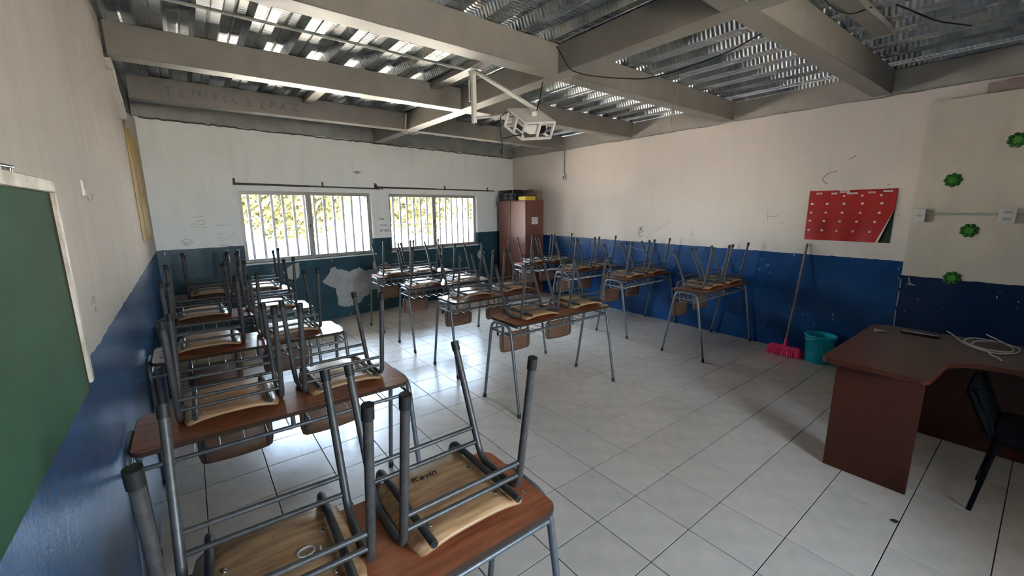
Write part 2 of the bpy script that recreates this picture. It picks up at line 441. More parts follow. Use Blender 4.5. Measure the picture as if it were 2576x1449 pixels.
patch([(bs(-.12), 2.22), (bs(-.03), 2.235), (bs(.02), 2.21), (bs(-.06), 2.195)], 'chipped_plaster', wb, mat('grey chip', (.38, .37, .35), .9))
# handwriting and doodles on the back wall
frame_text('Feta', .055, MBK, bs(.30), 1.50, m_ink, 'handwriting', wb, shear=.3)
frame_text('Miriam', .045, MBK, bs(.335), 1.40, m_ink, 'handwriting', wb, shear=.3)
frame_text('DF (8x59', .052, MBK, bs(.36), 1.31, m_ink, 'handwriting', wb)
def arc(cx, cz, r, a0, a1, n=14, e=.7): return [(cx+r*math.cos(a0+(a1-a0)*i/n), cz+e*r*math.sin(a0+(a1-a0)*i/n)) for i in range(n+1)]
S = bs
strokes([arc(S(-2.24), 1.275, .055, 0, 2*PI), [(S(-2.29), 1.29), (S(-2.24), 1.25), (S(-2.19), 1.28)], [(S(-2.27), 1.245), (S(-2.21), 1.30)], [(S(-2.23), 1.24), (S(-2.28), 1.30)]], MBK, m_scuff, 'round_doodle', wb, .0035)
rj = random.Random(4); sl = []
for (x0, x1, z) in ((-2.16, -2.05, 1.58), (-2.14, -2.02, 1.53), (-2.18, -2.03, 1.49), (-2.19, -2.02, 1.455), (-1.93, -1.76, 1.47), (-1.92, -1.86, 1.36), (-1.92, -1.87, 1.32), (-1.82, -1.76, 1.32), (-1.92, -1.84, 1.28), (-1.89, -1.85, 1.235), (-1.78, -1.72, 1.36)):
    k = int((x1-x0)/.012); sl.append([(S(x0+(x1-x0)*i/k), z+rj.uniform(-.009, .009)) for i in range(k+1)])
strokes(sl, MBK, m_pencil, 'pencil_scribble', wb, .003)
strokes([[(S(-1.92), 1.212), (S(-1.86), 1.208), (S(-1.76), 1.197)]], MBK, m_pencil, 'dark_scratch', wb, .007)
# right wall marks: handprint, scratches
h0, hz = -1.613, 1.255
hp = [[(h0-.035, hz+.05), (h0-.034, hz+.105)], [(h0-.014, hz+.055), (h0-.002, hz+.115)], [(h0+.002, hz+.05), (h0+.024, hz+.108)], [(h0+.022, hz+.035), (h0+.045, hz+.06)], [(h0+.034, hz-.012), (h0+.038, hz-.006)],
      [(h0-.035, hz+.03), (h0-.038, hz-.01), (h0-.028, hz-.03), (h0-.008, hz-.036), (h0+.012, hz-.026)], [(h0-.033, hz+.033), (h0-.012, hz+.028), (h0+.006, hz+.024)]]
strokes(hp, MRT, m_bluep, 'blue_handprint', wr, .010)
strokes([[(-1.50, 1.20), (-1.47, 1.24), (-1.43, 1.265), (-1.40, 1.268)], [(-1.37, 1.30), (-1.31, 1.35), (-1.23, 1.40), (-1.12, 1.44)], [(-.80, 1.27), (-.80, 1.34)], [(-.77, 1.26), (-.765, 1.30)], [(.16, 1.48), (.14, 1.62)], [(.15, 1.54), (.24, 1.535), (.27, 1.56)], [(.28, 1.46), (.31, 1.47), (.33, 1.46)]], MRT, m_pencil, 'pencil_scratches', wr, .0035)
strokes([[(.66, 1.94), (.68, 1.90), (.71, 1.885)], [(.66, 1.94), (.70, 1.99), (.78, 2.01)], [(.87, 2.12), (.92, 2.15)]], MRT, m_scuff, 'brown_scuff', wr, .008)
rj = random.Random(21); sl = []
for k in range(16):
    s = rj.uniform(-2.6, .2); z = rj.uniform(.72, 1.05); sl.append([(s, z), (s+rj.uniform(-.02, .05), z+rj.uniform(-.03, .03)), (s+rj.uniform(.0, .07), z+rj.uniform(-.05, .02))])
sl.append([(-1.85+.012*i, 1.06-.0022*i+rj.uniform(-.002, .002)) for i in range(30)])
strokes(sl, MRT, mat('scratched chalk-white marks', (.40, .45, .50), .7), 'chalk_scratches', wr, .0035)
# left wall marks
strokes([[(-.23, 1.33), (-.215, 1.345)], [(-.19, 1.345), (-.185, 1.325)], [(-.215, 1.305), (-.20, 1.295), (-.195, 1.31)]], MLF, m_scuff, 'brown_scuff', wl, .014)
rj = random.Random(31); sl = []
for k in range(9):
    s = rj.uniform(.3, 1.7); z = rj.uniform(1.9, 2.6); sl.append([(s, z), (s+.003, z-rj.uniform(.05, .18))])
strokes(sl, MLF, mat('faint dirt streaks', (.54, .50, .44), .9), 'dirt_streaks', wl, .004)
# torn yellow paper on the left wall
yo = [(2.44, 2.42), (2.55, 2.43), (2.62, 2.32), (2.80, 2.36), (3.1, 2.36), (3.6, 2.33), (3.85, 2.20), (3.75, 1.80), (3.60, 1.52), (3.50, 1.37), (3.2, 1.36), (2.9, 1.40), (2.6, 1.385), (2.42, 1.41)]
yp = patch(yo[::1], 'yellow_paper', None, m_yellow, MLF @ Matrix.Translation((0, -.001, 0)), .004); tag(yp, 'torn yellow paper sheet peeling off the left wall near the back corner', 'paper')
patch([(2.9, 1.78), (3.5, 1.80), (3.62, 1.42), (2.95, 1.40)], 'pale_patch', yp, m_ypale, MLF, .006)
patch([(2.95, 1.95), (3.2, 2.12), (3.3, 1.9), (3.25, 1.80), (3.05, 1.82)], 'torn_hole', yp, mat('torn paper backing', (.5, .46, .42), .8), MLF, .0065)

# ------------------------------------------------------------------ windows
def window(n, W, mull, nbars):
    s0, s1, z0, z1 = W
    F = MB(); y0, y1 = .045, .085; t = .035
    for q in ((s0, z0, s1, z0+t), (s0, z1-t, s1, z1), (s0, z0+t, s0+t, z1-t), (s1-t, z0+t, s1, z1-t)): F.bbox(q[0], y0, q[1], q[2], y1, q[3], .002, MBK)
    root = F.build('window_%d' % n, m_alum); tag(root, kind='structure')
    mm = MB(); mm.bbox(mull-.024, y0-.008, z0+t, mull+.024, y1-.004, z1-t, .002, MBK).build('mullion', m_alum, root)
    for a, c in ((s0+t, mull-.024), (mull+.024, s1-t)):
        g = MB().box(a, .062, z0+t, c, .065, z1-t, MBK).build('pane', m_glass, root)
        sf = MB()
        for q in ((a, z0+t, c, z0+t+.014), (a, z1-t-.014, c, z1-t), (a, z0+t, a+.014, z1-t), (c-.014, z0+t, c, z1-t)): sf.box(q[0], .056, q[1], q[2], .072, q[3], MBK)
        sf.build('sash', m_alum, root)
    for k in range(nbars):
        s = s0+t+(s1-s0-2*t)*(k+.7)/(nbars+.4)
        MB().box(s-.015, .112, z0, s+.015, .135, z1, MBK).build('security_bar', m_bar, root)
    MB().bbox(s0-.01, -.012, z0-.022, s1+.03, .045, z0, .002, MBK).build('sill', mat('white sill %d' % n, (.62, .66, .68), .35), root)
    MB().box(mull-.02, y0-.018, (z0+z1)/2-.03, mull-.006, y0-.006, (z0+z1)/2+.02, MBK).build('latch', m_black, root)
window(1, W1, bs(-.781), 12); window(2, W2, bs(1.364), 13)
# window 3 in the front wall
b = MB()
for q in ((FX0, FZ0, FX1, FZ0+.05), (FX0, FZ1-.05, FX1, FZ1), (FX0, FZ0, FX0+.05, FZ1), (FX1-.05, FZ0, FX1, FZ1), (-.93, FZ0, -.87, FZ1)): b.box(q[0], YF-.10, q[1], q[2], YF-.05, q[3])
w3 = b.build('window_3', m_alum); tag(w3, kind='structure')
MB().box(FX0+.05, YF-.078, FZ0+.05, FX1-.05, YF-.075, FZ1-.05).build('pane', m_glass, w3)
# sampling portals in the three openings
def portal(cx, cy, cz, sx_, sz_, rot):
    d = bpy.data.lights.new('window_portal', 'AREA'); d.shape = 'RECTANGLE'; d.size = sx_; d.size_y = sz_; d.cycles.is_portal = True
    o = bpy.data.objects.new('window_portal', d); C.objects.link(o); o.location = (cx, cy, cz); o.rotation_euler = rot
for W in (W1, W2):
    p = MBK @ Vector(((W[0]+W[1])/2, .18, (W[2]+W[3])/2)); portal(p.x, p.y, p.z, W[1]-W[0], W[3]-W[2], (-PI/2, 0, ang))
portal((FX0+FX1)/2, YF-.2, (FZ0+FZ1)/2, FX1-FX0, FZ1-FZ0, (PI/2, 0, 0))

# curtain rods
for (xa, za, xb, zb_, lab, off) in ((-1.70, 1.985, .33, 1.975, 'dark metal curtain rod above the left window', .055), (.195, 1.995, 2.70, 2.000, 'dark metal curtain rod above the right window', .10)):
    A = MBK @ Vector((bs(xa), -off, za)); B = MBK @ Vector((bs(xb), -off, zb_))
    t = thing('curtain_rod', lab, 'curtain rod', A)
    o = MB().tube([(0, 0, 0), tuple(B-A)], .011).build('pole', m_bar, t)
    MB().tube([(0, 0, 0), tuple((B-A)*.45)], .0135).build('sleeve', m_bar, t)
    for f in (.012, .55, .96):
        p = (B-A)*f; q = MBK.to_3x3() @ Vector((0, off, .02))
        MB().tube([tuple(p), tuple(p+q)], .006).bbox(-.012, -.004, -.03, .012, .004, .05, .001, Matrix.Translation(p+q*.93) @ MBK.to_3x3().to_4x4()).build('bracket', m_bar, t)
    if xa > 0:
        MB().tube([tuple((B-A)*.022), tuple((B-A)*.022+Vector((.05, 0, -.05)))], .006).build('loose_hook', m_whitep, t)

# ------------------------------------------------------------------ ceiling: beams and steel deck
ceil = thing('ceiling', None, None); tag(ceil, kind='structure')
def beam(x0, y0, x1, y1, z0=ZT, z1=BT, name='beam'):
    MB().bbox(x0, y0, z0, x1, y1, z1, .004).build(name, m_beam, ceil)
def xbeam(x0, yw0, x1, yw1, wd=.145, name='beam', z0=ZT, z1=BT):
    d = Vector((x1-x0, yw1-yw0, 0)); a = math.atan2(d.y, d.x)
    MB().bbox(0, 0, z0, d.length, wd, z1, .004, Matrix.Translation((x0, yw0, 0)) @ Matrix.Rotation(a, 4, 'Z')).build(name, m_beam, ceil)
xbeam(-2.49, .235, .26, .31); xbeam(.40, .31, 3.235, .335)
xbeam(-2.50, 1.80, .26, 1.79); xbeam(.40, 1.79, 3.26, 1.84)
xbeam(-2.50, 3.185, .26, 3.19); xbeam(.40, 3.20, 3.28, 3.36)
xbeam(-2.45, -1.22, .24, -1.12); xbeam(.38, -1.12, 3.22, -1.13)
xbeam(-2.45, -2.7, .24, -2.65); xbeam(.38, -2.65, 3.20, -2.65)
MB().bbox(0, 0, ZT, .145, 8.85, BT, .004, Matrix.Translation((.235, -4.35, 0)) @ Matrix.Rotation(-.0028, 4, 'Z')).build('beam', m_beam, ceil)
# edge beams sitting on the walls
MB().box(-4.97, .022, 2.60, 4.4, .16, 2.905, MRT).build('edge_beam', m_beam_lit, ceil)
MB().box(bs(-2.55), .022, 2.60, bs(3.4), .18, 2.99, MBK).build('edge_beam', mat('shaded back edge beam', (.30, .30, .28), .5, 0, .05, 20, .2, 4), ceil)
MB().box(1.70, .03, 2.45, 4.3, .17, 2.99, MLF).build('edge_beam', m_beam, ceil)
# dark dirty bead where the back wall plaster meets the beam
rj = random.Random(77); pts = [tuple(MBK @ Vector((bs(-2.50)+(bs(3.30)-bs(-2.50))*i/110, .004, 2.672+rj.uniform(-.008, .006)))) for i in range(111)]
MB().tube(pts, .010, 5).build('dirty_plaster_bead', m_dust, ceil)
rj = random.Random(78); pts = [tuple(MRT @ Vector((-4.8+8.0*i/130, .012, 2.672+rj.uniform(-.004, .004)))) for i in range(131)]
MB().tube(pts, .006, 5).build('plaster_bead', mat('cracked plaster bead', (.33, .29, .25), .9), ceil)
# small channels between the beams
MB().bbox(-.115, .42, 2.845, -.005, 1.79, 2.90, .003).build('cross_channel', m_beam, ceil)
MB().bbox(-1.00, 1.94, 2.85, -.90, 3.19, 2.90, .003).build('cross_channel', m_beam, ceil)
MB().bbox(.385, -1.355, 2.85, 1.92, -1.255, 2.90, .004).build('stub_channel', m_beam, ceil)
# dark steel post end at the broken top of the left wall
MB().bbox(1.83, -.02, 2.58, 1.93, .02, 2.98, .003, MLF).build('post', mat('dull grey steel post', (.10, .105, .10), .8, 0), ceil)
patch([(1.78, 2.66), (1.95, 2.62), (2.05, 2.52), (2.25, 2.47), (2.4, 2.40), (2.3, 2.36), (2.1, 2.45), (1.9, 2.52), (1.76, 2.58)], 'broken_plaster', wl, mat('broken plaster rim', (.56, .53, .48), .9, 0, .8, 14), MLF, .035)
# deck sheets
ZL, ZU = BT+.003, BT+.066
def flute(x):
    # one pitch starting at the centre of an upper flute
    g = .006
    return [(x, ZU+g), (x+.012, ZU), (x+.062, ZU), (x+.088, ZL), (x+.145, ZL), (x+.152, ZL+g), (x+.158, ZL+g), (x+.165, ZL), (x+.222, ZL), (x+.248, ZU), (x+.298, ZU)]
def sheet(x0, npitch, y0, y1, dz):
    prof = []
    for k in range(npitch): prof += flute(x0+.31*k)
    prof.append((x0+.31*npitch, ZU+.006)); n = len(prof); vs = []; fs = []
    ys = [y0, (y0+y1)/2, y1]
    for y in ys:
        for (x, z) in prof: vs.append((x, y, z+dz))
    for y in ys:
        for (x, z) in prof: vs.append((x, y, z+dz+.0012))
    m_ = n*len(ys)
    for r in range(len(ys)-1):
        for i in range(n-1):
            a = r*n+i; fs.append((a, a+n, a+n+1, a+1)); fs.append((m_+a, m_+a+1, m_+a+n+1, m_+a+n))
    MB().add(vs, fs).build('deck_sheet', m_deck, ceil)
for k in range(7):
    x0 = -2.71+.93*k
    sheet(x0, 3, -4.5, 2.42, .002*(k % 2)); sheet(x0, 3, 2.39, 5.15, .004+.002*(k % 2))
MB().box(-2.9, -4.6, 2.985, 3.8, 5.3, 3.10).build('concrete_slab', mat('slab concrete', (.4, .4, .4), .9), ceil)
# scratched letters on the second cross beam
MB2 = Matrix.Translation((0, 3.187, 0))
for ch, x, z, sz in zip('TEMIFELS', (-2.20, -2.10, -1.98, -1.90, -1.82, -1.745, -1.66, -1.53), (2.79, 2.775, 2.80, 2.80, 2.785, 2.78, 2.78, 2.77), (.10, .09, .10, .11, .10, .08, .09, .11)):
    frame_text(ch, sz, MB2, x, z, m_scratch, 'scratched_letter', ceil, off=.0015, rot=rj.uniform(-.2, .15))
for ch, x, z, sz in zip('LPAZ', (-1.40, -1.31, -1.21, -1.09), (2.765, 2.78, 2.775, 2.785), (.12, .11, .11, .11)):
    frame_text(ch, sz, MB2, x, z, m_scratch, 'scratched_letter', ceil, off=.0015, rot=rj.uniform(-.25, .1))

# electrical conduit under the deck
o = MB().tube(fillet([(-2.35, 1.06, 2.85), (-.30, 1.10, 2.85), (-.065, 1.10, 2.85), (-.065, 1.10, 2.76)], .06), .010).build('conduit_pipe', m_pvc)
tag(o, 'thin grey steel conduit running under the metal deck to the projector bracket', 'conduit')
o = MB().tube(fillet([tuple(v) for v in ((.205, 3.10, 2.86), (.205, 3.12, 2.78), (.20, 3.14, 2.70), (.23, 3.17, 2.655), (.36, 3.20, 2.64), (.42, 3.20, 2.66), (.425, 3.20, 2.70))], .03), .008).build('bent_conduit', m_pvc)
tag(o, 'short bent grey conduit looping under the beam crossing by the back wall', 'conduit')
t = thing('wall_switch_box', 'small white socket box on a thin conduit high on the right wall near the corner', 'socket box', (rx(3.31), 3.31, 2.20))
MB().bbox(-.03, -.035, -.045, 0, .035, .045, .004).build('box', m_whitep, t)
MB().box(-.034, -.012, -.02, -.03, .012, .02).build('socket_face', m_black, t)
MB().tube(fillet([(-.012, .0, .045), (-.012, .0, .50), (-.10, .02, .56)], .03), .009).build('pipe', m_pvc, t)

# cables
o = MB().tube(fillet([(.222, .300, 2.88), (.222, .262, 2.83), (.228, .16, 2.675), (.30, .05, 2.625), (.389, -.116, 2.584), (.471, -.334, 2.54), (.536, -.509, 2.551), (.589, -.648, 2.578), (.662, -.843, 2.622), (.724, -1.008, 2.70)], .05, 3), .0045, 8).build('sagging_cable', m_black)
tag(o, 'black cable sagging between two ceiling beams near the centre', 'cable')
o = MB().tube([(1.586, .17, 2.90), (1.586, .094, 2.771), (1.556, .087, 2.643), (1.50, .085, 2.53), (1.489, .077, 2.40)], .004, 6).tube([(1.53, .087, 2.57), (1.52, .08, 2.48), (1.545, .08, 2.44)], .004, 6).build('frayed_wire', m_scuff)
tag(o, 'frayed brown wire dangling over the cross beam at the right', 'wire')
o = MB().tube(fillet([(.75, -1.23, 2.86), (1.0, -1.27, 2.80), (1.2, -1.30, 2.81), (1.35, -1.36, 2.87)], .06), .005, 6).tube(fillet([(1.4, -1.47, 2.86), (1.8, -1.6, 2.82), (2.3, -1.7, 2.88)], .1), .005, 6).build('ceiling_cable', m_black)
tag(o, 'black cable tucked over the stub beam at the top right', 'cable')

# ------------------------------------------------------------------ projector in its hanging cage
PX, PY, PZ = -.06, 1.06, 2.845
t = thing('projector_bracket', 'off-white steel bracket arm holding the caged projector under the ceiling', 'bracket', (PX, PY, PZ))
MB().bbox(-.018, -.018, -.44, .018, .018, 0, .002).build('post', m_whitep, t)
hub = Vector((.29, .60, 2.475))
MB().tube([(0, -.02, -.01), tuple(hub-Vector((PX, PY, PZ)))], .018, 4).build('diagonal_arm', m_whitep, t)
MB().tube([(0, 0, -.40), tuple(hub-Vector((PX, PY, PZ))+Vector((-.02, .02, -.015)))], .012, 4).build('lower_arm', m_whitep, t)
MB().bbox(-.06, -.06, -.005, .06, .06, .0, .001).build('mount_plate', m_whitep, t)
for s_ in (-1, 1): MB().tube([(s_*.03, .02, -.08), (s_*.032, .02, -.26)], .008, 6).build('cable_bundle', m_pvc, t)
MB().tube([(.0, -.02, -.44), (.02, -.05, -.47), (.08, -.10, -.46), (.12, -.14, -.42)], .004, 6).tube([(.10, -.12, -.38), (.15, -.2, -.40), (.22, -.26, -.38)], .004, 6).build('loose_wire', m_black, t)
# cage oriented edge-on to the room and tipped
vd = Vector((hub.x+2.2055, hub.y+2.2676, 0)).normalized()
vr = Vector((vd.y, -vd.x, 0))
base = Matrix((vr, vd, Vector((0, 0, 1)))).transposed().to_4x4()
cage = thing('projector_cage', 'off-white steel security cage hanging tilted around the projector', 'cage', (.235, .64, 2.365))
cage.matrix_world = Matrix.Translation((.235, .64, 2.365)) @ base @ Matrix.Rotation(.30, 4, 'Y') @ Matrix.Rotation(.50, 4, 'X') @ Matrix.Rotation(.80, 4, 'Z')
hx, hy, hz = .155, .13, .070
fr = .009
def bar(a, c, r=fr):
    x0, x1 = sorted((a[0], c[0])); y0, y1 = sorted((a[1], c[1])); z0, z1 = sorted((a[2], c[2]))
    return MB().bbox(x0-r, y0-r, z0-r, x1+r, y1+r, z1+r, .001)
for sy in (-1, 1):
    for sz in (-1, 1): bar((-hx, sy*hy, sz*hz), (hx, sy*hy, sz*hz)).build('frame_bar', m_whitep, cage)
for sx_ in (-1, 1):
    for sz in (-1, 1): bar((sx_*hx, -hy, sz*hz), (sx_*hx, hy, sz*hz)).build('frame_bar', m_whitep, cage)
    for sy in (-1, 1): bar((sx_*hx, sy*hy, -hz), (sx_*hx, sy*hy, hz)).build('frame_bar', m_whitep, cage)
for s_ in (-1, 1):
    bar((0, s_*hy, -hz), (0, s_*hy, hz)).build('frame_bar', m_whitep, cage); bar((s_*hx, 0, -hz), (s_*hx, 0, hz)).build('frame_bar', m_whitep, cage)
MB().box(-hx, -hy, hz+.004, hx, hy, hz+.009).build('top_plate', m_whitep, cage)
MB().bbox(-.03, -.03, hz+.008, .03, .03, hz+.05, .002).build('hub', m_whitep, cage)
MB().bbox(-hx-.014, -hy-.03, -.03, -hx+.012, -hy-.008, .0, .002).build('lock', m_chrome, cage)
pj = thing('projector', 'small white projector locked inside the hanging steel cage', 'projector'); pj.matrix_world = cage.matrix_world @ Matrix.Translation((0, 0, -.012))
MB().prism(rrect(-.125, -.10, .125, .10, .02), -.035, .045, .006).build('body', m_whitep, pj)
MB().lathe([(.0, 0), (.024, 0), (.026, .012), (.021, .012), (.019, .002), (0, .002)], 20, Matrix.Translation((.075, -.10, .005)) @ Matrix.Rotation(PI/2, 4, 'X')).build('lens', m_black, pj)
MB().box(.045, -.103, -.03, .10, -.099, .04).build('lens_surround', m_black, pj)
MB().box(-.127, -.07, -.02, -.124, .05, .015).build('vent', m_black, pj)
o = MB().tube([(.311, .551, 2.74), (.274, .544, 2.581), (.240, .560, 2.44)], .005, 6).build('hanging_wire', m_black); tag(o, 'stiff black wire standing up from the projector cage to the beam', 'wire')
o = MB().tube([(.12, .72, 2.44), (.06, .70, 2.455), (.023, .702, 2.436), (-.011, .724, 2.41), (-.032, .709, 2.288), (-.03, .68, 2.173), (-.043, .674, 2.12)], .004, 6).build('hanging_wire', m_black)
MB().tube([(-.042, .675, 2.14), (-.047, .672, 2.095)], .009, 8).build('plug', m_black, o); tag(o, 'black cable with a plug hanging beside the projector cage', 'wire')
o = MB().tube([(-.021, .685, 2.222), (.048, .638, 2.248), (.155, .557, 2.262)], .0055, 6).build('hanging_wire', m_black); tag(o, 'black cable end poking sideways from under the projector cage', 'wire')

# ------------------------------------------------------------------ school desk prototype (origin on the floor, long side along x)
TH = .75
def make_desk():
    t = thing('school_desk', 'x', 'desk')
    top = MB().prism(rrect(-.56, -.20, .56, .20, .05, 6), TH-.018, TH, .003).build('tabletop', m_top, t)
    top.data.materials.append(m_edge)
    for p in top.data.polygons:
        if abs(p.normal.z) < .9: p.material_index = 1
    for sx_ in (-1, 1):
        for sy in (-.075, .075):
            MB().lathe([(0, .0022), (.005, .0018), (.0065, 0), (.0065, -.002)], 12, Matrix.Translation((sx_*.515, sy, TH))).build('screw', m_chrome, top)
    for sx_ in (-1, 1):
        pts = fillet([(sx_*.582, -.247, .012), (sx_*.575, -.125, .728), (sx_*.575, .125, .728), (sx_*.582, .247, .012)], .075, 6)
        lf = MB().tube(pts, .0125, 12).build('leg_frame', m_tubed, t)
        for sy in (-1, 1):
            d = Vector((0, -sy*.122, .716)).normalized()
            MB().tube([(sx_*.582, sy*.248, 0), tuple(Vector((sx_*.582, sy*.248, 0))+d*.035)], .0155, 12).build('rubber_foot', m_rubber, lf)
        MB().tube([(sx_*.53, -.165, .720), (sx_*.53, .165, .720)], .011, 10).build('top_support', m_tubed, t)
        MB().tube([(sx_*.575, -.136, .655), (sx_*.575, .136, .655)], .008, 8).build('end_rail', m_tubed, t)
    for sy in (-1, 1):
        MB().tube([(-.575, sy*.137, .655), (.575, sy*.137, .655)], .0095, 10).build('long_rail', m_tubed, t)
        MB().tube([(.0, sy*.137, .66), (.0, sy*.137, .735)], .010, 8).build('strut', m_tubed, t)
    for k in range(11):
        x = -.47+.094*k
        MB().tube(fillet([(x, .135, .735), (x, .135, .600), (x, -.05, .600), (x, -.137, .655)], .012, 3), .0032, 6).build('basket_wire', m_wire, t)
    return t

# ------------------------------------------------------------------ upturned school chair prototype (origin on the desktop under the seat)
def seat_grid(hw, y0, y1, th, zf, nx=16, ny=6, rc=.035):
    vs = []; fs = []
    def pt(i, j, top):
        u = -1+2*i/nx; v = j/ny
        x = u*hw; y = y0+(y1-y0)*v
        # pull corners in for rounding
        ex = max(0, abs(x)-(hw-rc)); ey = max(0, abs(y-(y0+y1)/2)-((y1-y0)/2-rc))
        l = math.hypot(ex, ey)
        if l > rc:
            k = rc/l; x = math.copysign(hw-rc+ex*k, x) if ex else x; y = (y0+y1)/2+math.copysign((y1-y0)/2-rc+ey*k, y-(y0+y1)/2) if ey else y
        return (x, y, zf(x, y)+(th if top else 0))
    for top in (0, 1):
        for j in range(ny+1):
            for i in range(nx+1): vs.append(pt(i, j, top))
    n = (nx+1)*(ny+1)
    for j in range(ny):
        for i in range(nx):
            a = j*(nx+1)+i; q = (a, a+1, a+nx+2, a+nx+1); fs.append(q[::-1]); fs.append(tuple(n+k for k in q))
    ring = [i for i in range(nx+1)]+[(j*(nx+1)+nx) for j in range(1, ny+1)]+[ny*(nx+1)+i for i in range(nx-1, -1, -1)]+[j*(nx+1) for j in range(ny-1, 0, -1)]
    for k in range(len(ring)):
        a, c = ring[k], ring[(k+1) % len(ring)]; fs.append((a, c, n+c, n+a))
    return vs, fs

def make_chair():
    t = thing('school_chair', 'x', 'chair')
    zf = lambda x, y: .0045+.026*(1-min(1, abs(x)/.178)**3)+.010*max(0, (y-.10)/.07)
    vs, fs = seat_grid(.178, -.160, .170, .010, zf)
    seat = MB().add(vs, fs, True).build('seat', m_seat, t)
    for sx_ in (-1, 1):
        for sy in (-.09, .07): MB().lathe([(0, .0025), (.006, .002), (.007, 0), (.007, -.003)], 10, Matrix.Translation((sx_*.11, sy, zf(.11, sy)+.010))).build('rivet', m_chrome, seat)
    for sx_ in (-1, 1):
        x = sx_*.193
        pts = fillet([(x, -.170, .470), (x, -.098, .013), (x, .112, .013), (x, .278, .405)], .05, 7)
        f = MB().tube(pts, .0118, 12).build('leg_frame', m_tube, t)
        for tip, nxt in ((Vector((x, -.170, .470)), Vector((x, -.098, .013))), (Vector((x, .278, .405)), Vector((x, .112, .013)))):
            d = (nxt-tip).normalized()
            MB().tube([tuple(tip-d*.006), tuple(tip-d*.003), tuple(tip+d*.026), tuple(tip+d*.030)], .0145, 12).build('rubber_cap', m_rubber, f)
        # seat support tube running fore and aft, bending down behind the desk to carry the backrest
        xs = sx_*.138
        s_ = MB().tube(fillet([(xs, -.172, .046), (xs, .218, .050), (xs, .250, -.03), (xs, .264, -.375)], .03, 6), .0108, 12).build('seat_support', m_tube, t)
        MB().tube([(xs, -.1735, .046), (xs, -.171, .046)], .0085, 12).build('open_end_shade', m_rubber, s_)  # dark disc paints the shade inside the hollow tube end
    for (ya, yb, z) in ((-.106, -.106, .070), (-.113, -.113, .117), (.138, .138, .070), (.158, .158, .117)):
        MB().tube([(-.188, ya, z), (.188, yb, z)], .0078, 10).build('crossbar', m_tube, t)
    vb, fbk = seat_grid(.168, -.390, -.205, .010, lambda x, y: .242-.022*(x/.168)**2*(-1), 12, 4, .03)
    vb = [(v[0], v[2]+.0, v[1]) for v in vb]
    MB().add(vb, [f[::-1] for f in fbk], True).build('backrest', m_back, t)
    return t

desk0 = make_desk(); chair0 = make_chair()
D = {  # centre x, y, rotation, (left chair x,y,rot), (right chair x,y,rot)
 'L1': (-1.965, -1.262, 0, (-2.128, -1.225, -.035), (-1.662, -1.234, 0)),
 'L2': (-1.925, -.085, 0, (-2.137, -.02, -.014), (-1.655, -.03, .02)),
 'L3': (-1.92, 1.10, 0, (-2.18, 1.15, -.04), (-1.687, 1.165, .019)),
 'L4': (-1.92, 2.12, 0, (-2.19, 2.17, .005), (-1.668, 2.165, .03)),
 'L5': (-1.90, 3.27, 0, (-2.092, 3.317, -.019), (-1.609, 3.33, -.02)),
 'C1': (.295, .39, 0, (.056, .385, -.053), (.64, .415, -.058)),
 'C2': (.315, 1.385, 0, (.083, 1.445, -.035), (.615, 1.425, -.01)),
 'C3': (.31, 2.33, -.03, (-.02, 2.35, -.03), (.54, 2.345, -.03)),
 'C4': (.315, 3.36, 0, (.032, 3.375, 0), (.46, 3.375, .0)),
 'R1': (2.61, .12, .01, (2.43, .135, .02), (2.93, .15, -.01)),
 'R2': (2.657, 1.165, .03, (2.422, 1.175, .015), (2.945, 1.20, .035)),
 'R3': (2.62, 2.06, 0, (2.38, 2.08, -.008), (2.859, 2.078, -.0)),
 'R4': (2.61, 3.03, -.08, (2.412, 3.065, -.085), (2.86, 3.03, -.085)),
}
PH = {'L1': 'nearest desk, bottom left', 'L2': 'second desk, left column', 'L3': 'third desk, left column', 'L4': 'fourth desk, left column', 'L5': 'last desk, left column',
      'C1': 'front desk, middle column', 'C2': 'second desk, middle column', 'C3': 'third desk, middle column', 'C4': 'last desk, middle column',
      'R1': 'front desk, right column', 'R2': 'second desk, right column', 'R3': 'third desk, right column', 'R4': 'last desk, right column'}
DL = {'L1': 'wood-topped two-seat steel desk nearest the camera at the bottom left',
      'L2': 'wood-topped steel desk in the left column, second from the camera',
      'L3': 'wood-topped steel desk in the left column, third from the camera',
      'L4': 'wood-topped steel desk in the left column, fourth from the camera',
      'L5': 'wood-topped steel desk at the window end of the left column',
      'C1': 'wood-topped steel desk standing alone at the front of the middle column',
      'C2': 'wood-topped steel desk in the middle column, second from its front',
      'C3': 'wood-topped steel desk in the middle column, third from its front',
      'C4': 'wood-topped steel desk at the window end of the middle column',
      'R1': 'wood-topped steel desk against the blue wall nearest the pink broom',
      'R2': 'wood-topped steel desk by the blue wall, second from the broom',
      'R3': 'wood-topped steel desk by the blue wall, third from the broom',
      'R4': 'wood-topped steel desk by the blue wall nearest the tall brown cabinet'}
used_d = used_c = False
for k, (x, y, r, c1, c2) in D.items():
    if not used_d: d = desk0; used_d = True
    else: d = copy_tree(desk0)
    d.location = (x, y, 0); d.rotation_euler = (0, 0, r)
    tag(d, DL[k], 'desk', 'two-seat school desks in three columns')
    for side, (cx, cy, cr) in (('left', c1), ('right', c2)):
        if not used_c: c = chair0; used_c = True
        else: c = copy_tree(chair0)
        c.location = (cx, cy, TH+.0012); c.rotation_euler = (0, 0, cr)
        tag(c, 'upturned steel-framed school chair on the %s half of the %s' % (side, PH[k]), 'chair', 'school chairs upturned on the desks')
        if k == 'L1' and side == 'right':
            s_ = [q for q in c.children if q.name.startswith('seat') and not q.name.startswith('seat_s')][0]
            fm = Matrix.Translation((-.035, .105, .043)) @ Matrix.Rotation(-PI/2, 4, 'X')
            frame_text('Kevin', .038, fm, 0, 0, m_ink, 'pen_scribble', s_, off=.0, rot=0, shear=.3, depth=.0004)

